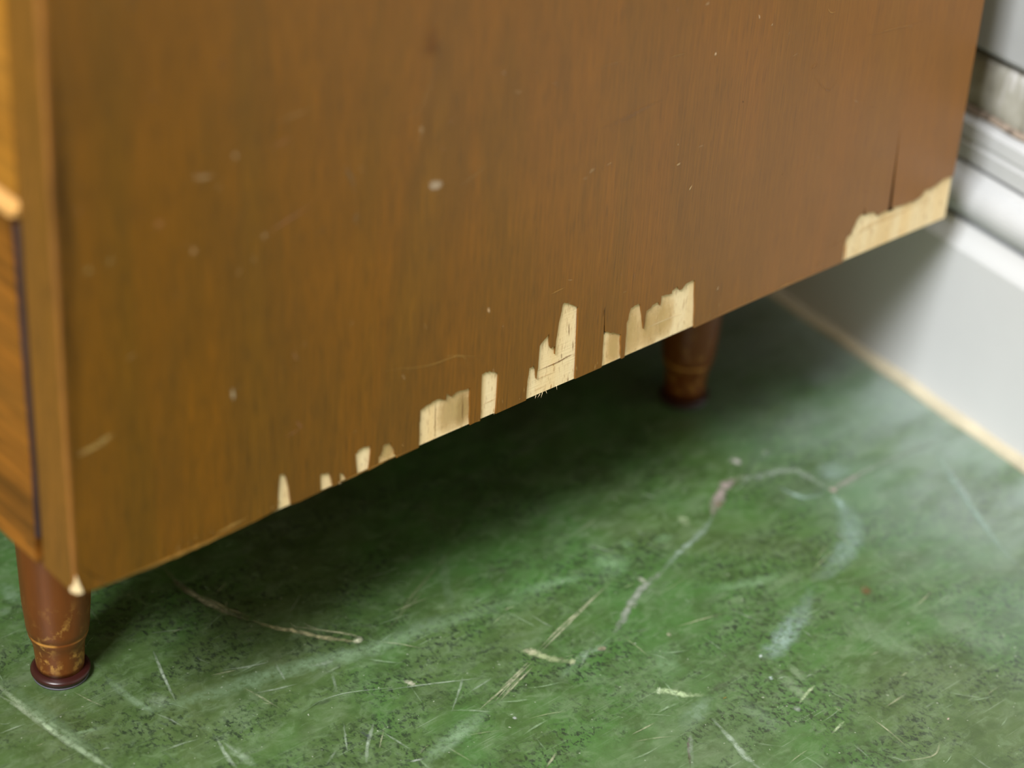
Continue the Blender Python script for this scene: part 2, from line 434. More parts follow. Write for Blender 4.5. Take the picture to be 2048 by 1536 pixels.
# veneer skin with the broken lower edge
def c4(l): return [(500 + x * .2604, 700 + y * .2604) for x, y in l]
def c5(l): return [(1000 + x * .2246, 520 + y * .2246) for x, y in l]
def c7(l): return [(1500 + x * .4298, 300 + y * .4298) for x, y in l]
chips = [
    c4([(217, 1222), (220, 1100), (232, 955), (240, 962), (250, 957), (262, 950), (275, 972), (290, 1020), (302, 1070), (308, 1110), (313, 1150), (315, 1187)]),
    c4([(546, 1085), (542, 1020), (542, 960), (560, 950), (575, 955), (590, 946), (615, 945), (625, 990), (640, 1045)]),
    c4([(692, 1020), (696, 1005), (690, 950), (715, 945), (735, 985), (740, 1000)]),
    c4([(825, 962), (818, 880), (812, 800), (822, 796), (835, 770), (870, 750), (900, 744), (930, 735), (928, 790), (922, 850), (912, 925)]),
    c4([(988, 885), (990, 825), (1004, 808), (1010, 790), (1018, 770), (1022, 740), (1040, 722), (1060, 720), (1085, 710), (1092, 745), (1104, 752), (1112, 775), (1113, 805), (1135, 820), (1125, 828)]),
    c4([(1298, 748), (1303, 650), (1303, 560), (1308, 540), (1310, 465), (1335, 446), (1360, 425), (1388, 414), (1400, 400), (1440, 380), (1465, 377), (1480, 382), (1508, 387), (1512, 340), (1530, 342), (1540, 356), (1548, 360), (1580, 330), (1600, 318), (1620, 312), (1655, 306), (1692, 292), (1688, 370), (1691, 450), (1686, 520), (1690, 577)]),
    c4([(1768, 545), (1774, 470), (1775, 380), (1778, 290), (1782, 190), (1796, 182), (1810, 170), (1825, 174), (1840, 160), (1856, 172), (1870, 165), (1886, 176), (1900, 172), (1908, 195), (1905, 250), (1897, 380), (1892, 440), (1886, 491)]),
    c5([(232, 1250), (238, 1160), (245, 1080), (256, 1020), (262, 965), (280, 958), (300, 940), (318, 985), (326, 1060), (332, 1000), (340, 960), (345, 880), (355, 765), (375, 735), (395, 712), (415, 690), (440, 655), (440, 720), (444, 770), (455, 790), (470, 775), (492, 770), (490, 840), (496, 770), (500, 720), (512, 650), (525, 560), (540, 500), (550, 450), (560, 395), (575, 380), (590, 385), (608, 382), (620, 392), (650, 400), (672, 414), (698, 420), (693, 480), (695, 560), (688, 650), (684, 750), (680, 850), (676, 960), (668, 1060)]),
    c5([(905, 955), (912, 880), (915, 800), (921, 720), (924, 650), (931, 420), (936, 640), (960, 640), (985, 650), (1010, 645), (1040, 655), (1080, 665), (1074, 720), (1078, 780), (1074, 830), (1082, 880)]),
    c5([(1108, 865), (1116, 780), (1120, 700), (1126, 630), (1128, 560), (1142, 530), (1150, 480), (1160, 450), (1165, 430), (1185, 420), (1200, 405), (1218, 400), (1230, 390), (1252, 400), (1256, 430), (1260, 460), (1268, 500), (1270, 540), (1280, 615), (1290, 570), (1295, 520), (1305, 455), (1325, 440), (1345, 425), (1360, 400), (1380, 392), (1400, 376), (1412, 378), (1425, 408), (1434, 380), (1440, 320), (1460, 316), (1480, 308), (1505, 308), (1530, 300), (1536, 272), (1560, 256), (1580, 233), (1590, 258), (1600, 270), (1625, 258), (1640, 235), (1660, 210), (1690, 196), (1725, 175), (1738, 190), (1733, 300), (1736, 400), (1730, 500), (1728, 605)]),
]
last = c7([(430, 522), (436, 480), (438, 450), (446, 420), (455, 402), (472, 388), (480, 365), (490, 345), (500, 322), (515, 303), (530, 300), (534, 262), (538, 298), (560, 292), (585, 289), (592, 306), (615, 292), (644, 277), (702, -116), (660, 269), (690, 262), (725, 252), (745, 243), (760, 240), (785, 225), (805, 205), (815, 186), (835, 182), (860, 168), (885, 150), (905, 133), (928, 126), (944, 124)])
out = list(low_px[:7])
li = 7
for ch in chips:
    while li < len(low_px) and low_px[li][0] < ch[0][0] - 8:
        out.append(low_px[li]); li += 1
    while li < len(low_px) and low_px[li][0] <= ch[-1][0] + 8: li += 1
    out += ch
while li < len(low_px) and low_px[li][0] < last[0][0] - 8:
    out.append(low_px[li]); li += 1
out += last
vp = [on_panel(*p) for p in out]
vp = [(min(max(p.x, 0.0002), DEPTH), p.z) for p in vp]
vp += [(DEPTH + 0.0002, vp[-1][1] + 0.003), (DEPTH + 0.0002, 0.2), (DEPTH + 0.0002, TOP), (0.0002, TOP)]
bm = bmesh.new(); prism(bm, vp, 0.0, 0.00068)
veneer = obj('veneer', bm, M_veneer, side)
part(veneer, 'brown walnut veneer sheet with ragged lower edge')

# front edge band (the narrow upright strip seen on the front) and its rubbed corner
bm = bmesh.new()
zb = 0.1072
prism(bm, [(-0.0004, zb), (0.0009, zb - 0.0004), (0.0009, TOP), (-0.0004, TOP)], 0.0012, TH - 0.0004)
band = obj('edge_band', bm, M_edge, side)
part(band, 'olive brown edge strip')
bm = bmesh.new(); rows = []
for k in range(120):
    z = zb + (TOP - zb) * (k / 119) ** 1.6
    w = 0.0009 + 0.0007 * noise.noise(Vector((0, 3, z * 90))) + 0.0004 * noise.noise(Vector((5, 1, z * 330)))
    rows.append([bm.verts.new((-0.00045, 0.0004 + w, z)), bm.verts.new((-0.0006, 0.0002 + w * .35, z)), bm.verts.new((-0.0002, -0.00015, z)), bm.verts.new((0.0003 + w * 0.5, -0.00012, z)), bm.verts.new((0.0012, 0.0012, z))])
for a, b in zip(rows, rows[1:]):
    for i in range(5): bm.faces.new((a[i], a[(i + 1) % 5], b[(i + 1) % 5], b[i]))
bm.faces.new(rows[0]); bm.faces.new(rows[-1])
part(obj('worn_corner', bm, M_worn, side), 'rubbed lighter corner line')
# bare chip at the very corner
bm = bmesh.new()
cp = [(152, 1152), (157, 1165), (163, 1181), (166, 1186), (156, 1188.5), (147, 1186), (141, 1183), (146, 1176), (149, 1164)]
lo_ = [at(x, y, (0, -0.0006, 0), (0.55, 1, 0)) for x, y in cp]
a = [bm.verts.new(p) for p in lo_]; b = [bm.verts.new(p + Vector((0.001, 0.0018, 0))) for p in lo_]
bm.faces.new(a); bm.faces.new(b[::-1])
for i in range(len(a)): bm.faces.new((a[i], b[i], b[(i + 1) % len(a)], a[(i + 1) % len(a)]))
part(obj('corner_chip', bm, M_core, side), 'pale bare chip at the bottom corner')

# carcass
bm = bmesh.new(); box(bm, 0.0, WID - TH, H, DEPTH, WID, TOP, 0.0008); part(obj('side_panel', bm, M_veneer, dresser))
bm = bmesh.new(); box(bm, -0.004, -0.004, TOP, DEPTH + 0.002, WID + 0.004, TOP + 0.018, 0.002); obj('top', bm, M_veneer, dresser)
bm = bmesh.new(); box(bm, 0.022, TH, H + 0.004, DEPTH - 0.006, WID - TH, H + 0.020); obj('bottom_panel', bm, M_carcass, dresser)
bm = bmesh.new(); box(bm, DEPTH - 0.006, TH, H + 0.004, DEPTH - 0.001, WID - TH, TOP); obj('back_panel', bm, M_carcass, dresser)
bm = bmesh.new(); box(bm, 0.0045, TH, H + 0.0015, 0.022, WID - TH, H + 0.02)
part(obj('bottom_rail', bm, M_worn, dresser), 'yellowish bare rail end in the gap')
bm = bmesh.new(); box(bm, 0.006, TH, 0.2405, 0.022, WID - TH, 0.2475); obj('rail', bm, M_carcass, dresser)
ya = TH + 0.0034
bm = bmesh.new()
for x0, y0, x1, y1 in ((0.0035, TH, 0.005, ya + 0.003), (-0.0008, ya - 0.0016, 0.005, ya + 0.0002)):
    box(bm, x0, y0, H + 0.012, x1, y1, 0.238)
part(obj('gap_shade', bm, M_gap, dresser), 'purplish dark strips painting the shade of the gap beside the lower drawer')  # added strips; their dark colour stands for shade in the gap

# drawers
bm = bmesh.new()
vs = []
for x in (-0.0012, 0.017):
    vs.append([bm.verts.new((x, yy, zz)) for yy, zz in ((ya - 0.0006, H + 0.0002), (ya - 0.0009, 0.150), (ya + 0.0004, 0.2405), (WID - TH - 0.002, 0.2405), (WID - TH - 0.002, H + 0.0002))])
bm.faces.new(vs[0]); bm.faces.new(vs[1][::-1])
for i in range(5): bm.faces.new((vs[0][i], vs[1][i], vs[1][(i + 1) % 5], vs[0][(i + 1) % 5]))
bmesh.ops.bevel(bm, geom=bm.edges[:], offset=0.0007, segments=2, affect='EDGES')
low_drawer = obj('drawer', bm, M_drawer, dresser); part(low_drawer, 'lower drawer front with horizontal grain')
bm = bmesh.new()
prof = [(-0.0016, 0.2414), (-0.0034, 0.2424), (-0.0030, 0.2448), (0.0006, 0.2468), (0.012, 0.2470), (0.012, 0.2414)]
rows = [[bm.verts.new((x, y, z)) for x, z in prof] for y in (TH - 0.0005, TH + 0.0008, WID - TH - 0.002)]
for v in rows[0]: v.co.z = 0.2441 + (v.co.z - 0.2441) * 0.7; v.co.x = v.co.x * 0.7 + 0.0003 if v.co.x < 0.001 else v.co.x
for a, b in zip(rows, rows[1:]):
    for i in range(6): bm.faces.new((a[i], a[(i + 1) % 6], b[(i + 1) % 6], b[i]))
bm.faces.new(rows[0]); bm.faces.new(rows[-1])
part(obj('drawer_lip', bm, M_lip, low_drawer), 'pale bare wood lip along the top of the lower drawer')
bm = bmesh.new(); box(bm, -0.0008, TH + 0.0006, 0.2478, 0.017, WID - TH - 0.002, 0.42, 0.0007)
part(obj('drawer', bm, M_upper, dresser), 'golden upper drawer front')
bm = bmesh.new(); box(bm, -0.0008, TH + 0.0006, 0.424, 0.017, WID - TH - 0.002, 0.60, 0.0007); obj('drawer', bm, M_upper, dresser)
bm = bmesh.new(); box(bm, -0.0008, TH + 0.0006, 0.604, 0.017, WID - TH - 0.002, TOP - 0.004, 0.0007); obj('drawer', bm, M_upper, dresser)

# legs: tapered shaft with a shoulder, then a slimmer ferrule and a flared foot
bm = bmesh.new()
lathe(bm, [(0.0091, 0.0046), (0.0093, 0.0070), (0.0096, 0.0125), (0.0098, 0.0150), (0.0101, 0.0171), (0.0108, 0.0192), (0.0115, 0.0216), (0.01155, 0.0220), (0.0114, 0.0223), (0.01145, 0.0228), (0.0119, 0.0236), (0.0122, 0.0262), (0.01235, 0.0290), (0.0127, 0.0330), (0.0130, 0.0370), (0.0135, 0.0570), (0.0142, 0.0800), (0.0148, H + 0.0045)])
leg_mesh_src = obj('leg', bm, M_leg, dresser, True)
bm = bmesh.new()
lathe(bm, [(0.0100, 0.0008), (0.0108, 0.0011), (0.0109, 0.0016), (0.0111, 0.0021), (0.0115, 0.0026), (0.0115, 0.0032), (0.0110, 0.0037), (0.0102, 0.0042), (0.0090, 0.0046)])
foot_src = obj('foot', bm, M_foot, leg_mesh_src, True); part(foot_src, 'dark brown flared plastic foot')
bm = bmesh.new(); lathe(bm, [(0.0103, 0.0), (0.0108, 0.0002), (0.0108, 0.0008), (0.0098, 0.0010)])
glide_src = obj('glide', bm, M_glide, leg_mesh_src, True)
LX, LY = 0.0376, 0.0800
places = [(LX, LY, 0), (0.3667, 0.0747, 2.1), (LX, WID - LY, 1.0), (0.3667, WID - LY, 3.0)]
for i, (x, y, rz) in enumerate(places):
    if i == 0: L = leg_mesh_src
    else:
        L = leg_mesh_src.copy(); C.objects.link(L)
        for ch in (foot_src, glide_src):
            c = ch.copy(); C.objects.link(c); c.parent = L
    L.location = (x, y, 0); L.rotation_euler = (0, 0, rz)
leg_mesh_src['label'] = 'reddish brown front leg with rubbed yellow wear'

# ------------------------------------------------------------------ wear and tone on the veneer
def cA(l): return [(100 + x * .5, y * .5) for x, y in l]
def cB(l): return [(1000 + x * .488, y * .488) for x, y in l]
PALE = (196, 164, 122); TAN = (168, 128, 76); PINK = (170, 120, 86)
pm = [
    ([(858, 366), (870, 371), (886, 368)], 17, (206, 182, 152), 0.95, 0.1),
    ([(856, 364), (870, 362), (888, 364)], 6, PALE, 0.5, 0.1),
    ([(530, 470), (575, 440), (632, 404)], 5, PINK, 0.6), ([(524, 478), (534, 465)], 10, PALE, 0.55),
    ([(908, 382), (950, 350), (985, 318)], 4, TAN, 0.6),
    ([(785, 240), (840, 215), (860, 170), (876, 124)], 4, TAN, 0.55), ([(540, 245), (590, 230), (632, 214)], 5, TAN, 0.6),
    ([(535, 297), (590, 275)], 4, PINK, 0.5), ([(382, 350), (400, 355), (432, 350)], 8, PALE, 0.5), ([(430, 378), (445, 370)], 8, TAN, 0.6),
    ([(385, 496), (389, 508)], 9, (200, 158, 110), 0.9), ([(314, 440), (320, 456)], 13, (170, 116, 66), 0.8), ([(469, 304), (471, 318)], 7, PALE, 0.8),
    ([(174, 536), (180, 546)], 10, (164, 140, 84), 0.85), ([(216, 530), (224, 514)], 9, (160, 132, 78), 0.7), ([(841, 250), (844, 270)], 7, PALE, 0.6),
    ([(976, 614), (978, 626)], 5, (214, 176, 130), 0.95), ([(480, 535), (476, 552)], 6, TAN, 0.7), ([(506, 510), (508, 528)], 6, TAN, 0.55),
    ([(750, 742), (850, 732), (905, 714), (925, 713), (937, 728)], 3, (180, 138, 70), 0.75), ([(880, 716), (910, 710), (965, 716)], 3, (176, 132, 66), 0.6),
    ([(150, 912), (175, 900), (205, 884), (228, 866)], 10, (190, 156, 90), 0.75), ([(150, 912), (180, 898)], 5, TAN, 0.5), ([(188, 890), (226, 866)], 7, (202, 170, 104), 0.6),
    ([(465, 776), (466, 800)], 8, (196, 176, 140), 0.75), ([(430, 1068), (462, 1052), (494, 1034)], 6, (192, 150, 80), 0.7),
    ([(590, 840), (606, 858)], 4, PINK, 0.5), ([(565, 880), (608, 850)], 4, PINK, 0.4), ([(583, 700), (597, 724)], 9, (156, 112, 66), 0.6),
    ([(300, 200), (312, 186)], 22, (150, 106, 56), 0.35), ([(440, 115), (446, 140)], 20, (142, 104, 62), 0.3), ([(258, 6), (264, 12)], 14, TAN, 0.4),
    ([(700, 640), (704, 652)], 6, TAN, 0.4), ([(684, 330), (700, 352), (712, 390)], 8, (140, 116, 84), 0.4), ([(710, 420), (712, 450)], 8, (140, 116, 84), 0.4),
    ([(1732, 71), (1790, 56), (1850, 41)], 4, (176, 128, 74), 0.65), ([(1176, 347), (1190, 335)], 7, PALE, 0.6), ([(1429, 112), (1432, 103)], 5, (222, 190, 150), 0.9),
    ([(1517, 28), (1519, 38)], 4, (222, 190, 150), 0.8), ([(1542, 52), (1545, 46)], 4, PALE, 0.7), ([(1337, 115), (1376, 104)], 3, TAN, 0.6), ([(1180, 140), (1255, 118)], 5, (170, 126, 80), 0.4),
    ([(1377, 381), (1384, 369)], 4, (214, 180, 130), 0.8), ([(1352, 330), (1361, 326)], 5, (214, 180, 130), 0.8), ([(1353, 290), (1357, 287)], 4, PALE, 0.6), ([(1432, 582), (1438, 570)], 6, PALE, 0.65),
    ([(1655, 495), (1693, 477)], 4, (176, 128, 80), 0.6), ([(1655, 14), (1658, 22), (1664, 25), (1672, 22)], 3, (186, 140, 80), 0.75), ([(1408, 10), (1420, 4)], 6, PALE, 0.5),
    ([(1100, 588), (1130, 574)], 3, (190, 140, 72), 0.65), ([(1620, 140), (1636, 124)], 7, (168, 116, 66), 0.55), ([(1562, 350), (1566, 346)], 4, TAN, 0.5),
    ([(1005, 140), (1008, 150)], 8, (176, 140, 106), 0.6), ([(1108, 160), (1112, 172)], 7, (160, 120, 80), 0.5), ([(1070, 78), (1076, 70)], 6, TAN, 0.4),
    ([(1330, 196), (1300, 210), (1240, 240), (1185, 262)], 9, (150, 112, 80), 0.3), ([(1680, 150), (1655, 180), (1620, 140)], 5, (156, 114, 74), 0.3),
    ([(1486, 202), (1484, 204)], 5, (56, 40, 26), 0.8), ([(1205, 640), (1208, 620), (1210, 612)], 3, (50, 32, 16), 0.6),
    ([(x, y - 3) for x, y in low_px[3:8]], 7, (186, 138, 66), 0.75, 0.6), ([(x, y - 3) for x, y in low_px[8:12]], 5, (176, 128, 62), 0.6, 0.6), ([(1400, 645), (1500, 601), (1600, 557), (1680, 523)], 5, (186, 140, 84), 0.6, 0.6),
    ([(88, -20), (112, 300), (136, 700), (156, 1100)], 34, (66, 44, 10), 0.45, 0.2), ([(160, 1130), (185, 1150), (215, 1160)], 4, (66, 46, 14), 0.6),  # broad first stroke: darker band down the front edge
    ([(860, 40), (864, 90), (858, 120)], 30, (120, 74, 40), 0.35), ([(150, 420), (160, 424)], 6, PINK, 0.5),
]
for k in range(120):       # small dings along the lower edge and over the sheet
    if k < 46:
        x = random.uniform(160, 1680); y = 1185 - 0.4373 * (x - 165) + 7 - random.uniform(4, 22)
        pm.append(([(x, y), (x + random.uniform(-2, 2), y - random.uniform(4, 16))], random.uniform(2, 3.6), (184, 140, 78), random.uniform(.3, .7)))
    else:
        x = random.uniform(120, 1900); y = random.uniform(0, 1.0) * (1130 - 0.4373 * (x - 165) - 20)
        w = random.uniform(2, 5)
        dx = random.uniform(-10, 24); dy = random.uniform(-16, 4)
        pm.append(([(x, y), (x + dx, y + dy)], w, random.choice((TAN, PINK, PALE)), random.uniform(.15, .4)))
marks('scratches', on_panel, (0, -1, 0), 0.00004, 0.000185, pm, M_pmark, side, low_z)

# broad tan strips, saw marks and dark brown lines on the bare core wood (under the veneer)
def on_core(px, py): return at(px, py, (0, 0.0007, 0), (0, 1, 0))
BR = (124, 82, 46)
cm = [
    (c4([(1560, 640), (1560, 300)]), 68, (206, 176, 118), 0.9, 0.05), (c4([(1640, 610), (1655, 290)]), 34, (198, 166, 106), 0.7, 0.1),
    (c4([(1420, 700), (1424, 380)]), 3, (150, 112, 62), 0.7), (c4([(1630, 590), (1634, 330)]), 4, (160, 124, 76), 0.55),
    (c4([(1050, 850), (1056, 700)]), 34, (208, 178, 118), 0.8, 0.05),
    (c5([(1010, 960), (1010, 600)]), 40, (212, 180, 118), 0.75, 0.05), (c5([(1170, 900), (1185, 380)]), 40, (208, 178, 116), 0.7, 0.05),
    (c5([(1330, 800), (1340, 380)]), 56, (206, 174, 112), 0.75, 0.05), (c5([(1460, 720), (1470, 290)]), 46, (212, 180, 116), 0.75, 0.05),
    (c5([(330, 990), (420, 950), (520, 905), (600, 860), (668, 832)]), 3.2, BR, 0.85), (c5([(468, 938), (480, 925)]), 6, (190, 140, 70), 0.8),
    (c5([(612, 550), (614, 680)]), 2.5, BR, 0.8), (c5([(545, 820), (547, 890)]), 2.4, BR, 0.6), (c5([(650, 700), (646, 820)]), 3, BR, 0.6), (c5([(450, 1150), (455, 1100)]), 4, (200, 150, 80), 0.7), (c5([(602, 1090), (606, 1040)]), 2.4, BR, 0.7),
    (c5([(1300, 610), (1400, 560), (1510, 515), (1640, 470)]), 2.4, (246, 222, 180), 0.9), (c5([(265, 1090), (400, 1030), (520, 990)]), 2, (188, 150, 96), 0.5), (c5([(270, 1180), (420, 1110)]), 2, (188, 150, 96), 0.5),
    (c4([(1785, 420), (1890, 370)]), 2, (190, 150, 100), 0.7), (c4([(1640, 590), (1600, 600)]), 3, (200, 160, 90), 0.5),
    (c7([(480, 410), (520, 375), (590, 335), (700, 290), (900, 190)]), 10, (226, 196, 142), 0.4, 0.05), (c7([(440, 520), (446, 420)]), 5, (232, 170, 96), 0.8),
    (c7([(648, 276), (672, 140), (703, -120)]), 10, (62, 40, 22), 1.0, 0.0), (c7([(534, 300), (533, 260)]), 6, (62, 40, 22), 1.0, 0.0), (c5([(926, 660), (931, 420)]), 5, (58, 36, 18), 1.0, 0.0), (c5([(437, 780), (440, 650)]), 4, BR, 0.6),
    (c5([(662, 1075), (676, 900), (688, 560), (690, 410)]), 8, (140, 74, 48), 1.0, 0.0), (c5([(1726, 625), (1731, 400), (1732, 180)]), 6, (158, 88, 56), 1.0, 0.0), (c4([(1886, 500), (1897, 380), (1903, 170)]), 6, (158, 92, 60), 1.0, 0.0), (c4([(914, 925), (928, 740)]), 4, (170, 110, 70), 0.7), (c4([(312, 1187), (292, 1010)]), 4, (180, 116, 66), 0.7),
]
o = marks('saw_marks', on_core, (0, -1, 0), 0.00005, 0.000185, cm, M_pmark, side, low_z)

# dark splits in the veneer: thin dark-filled gaps lying just below its face
def split(pts, px):
    bm = bmesh.new()
    q = [on_core(x, y) for x, y in pts]
    prism(bm, [(p.x, p.z) for p in q], 0.0003, 0.0007)
    part(obj('split', bm, M_split, side), px)
split(c7([(640, 284), (656, 140), (699, -110), (706, -110), (672, 140), (662, 276)]), 'long dark split above the right-hand chip')
split(c7([(531, 300), (533, 262), (536, 262), (538, 300)]), 'short dark split beside the long one')
split(c5([(922, 640), (928, 424), (934, 424), (938, 640)]), 'dark split above the narrow chip')

# splinters hanging at the broken edge
bm = bmesh.new()
for x, y, dx, dy in ((1085, 787, -3, 9), (1080, 790, -5, 6), (1113, 772, 1, 8), (1072, 793, -2, 5), (1092, 784, 2, 4), (679, 965, 2, 5), (988, 826, 0, 4)):
    a = at(x, y - 2, (0, -0.0002, 0), (0, 1, 0)); b = at(x + dx, y + dy, (0, -0.0010, 0), (0, 1, 0))
    d = (b - a).normalized(); s = d.cross(Vector((0, 1, 0))).normalized() * 0.00007; u = Vector((0, 0.00007, 0))
    q = [bm.verts.new(a + s), bm.verts.new(a - s + u), bm.verts.new(a - u), bm.verts.new(b)]
    for f in ((0, 1, 2), (0, 1, 3), (1, 2, 3), (2, 0, 3)): bm.faces.new([q[i] for i in f])
o = obj('splinters', bm, M_core, side); o['kind'] = 'stuff'

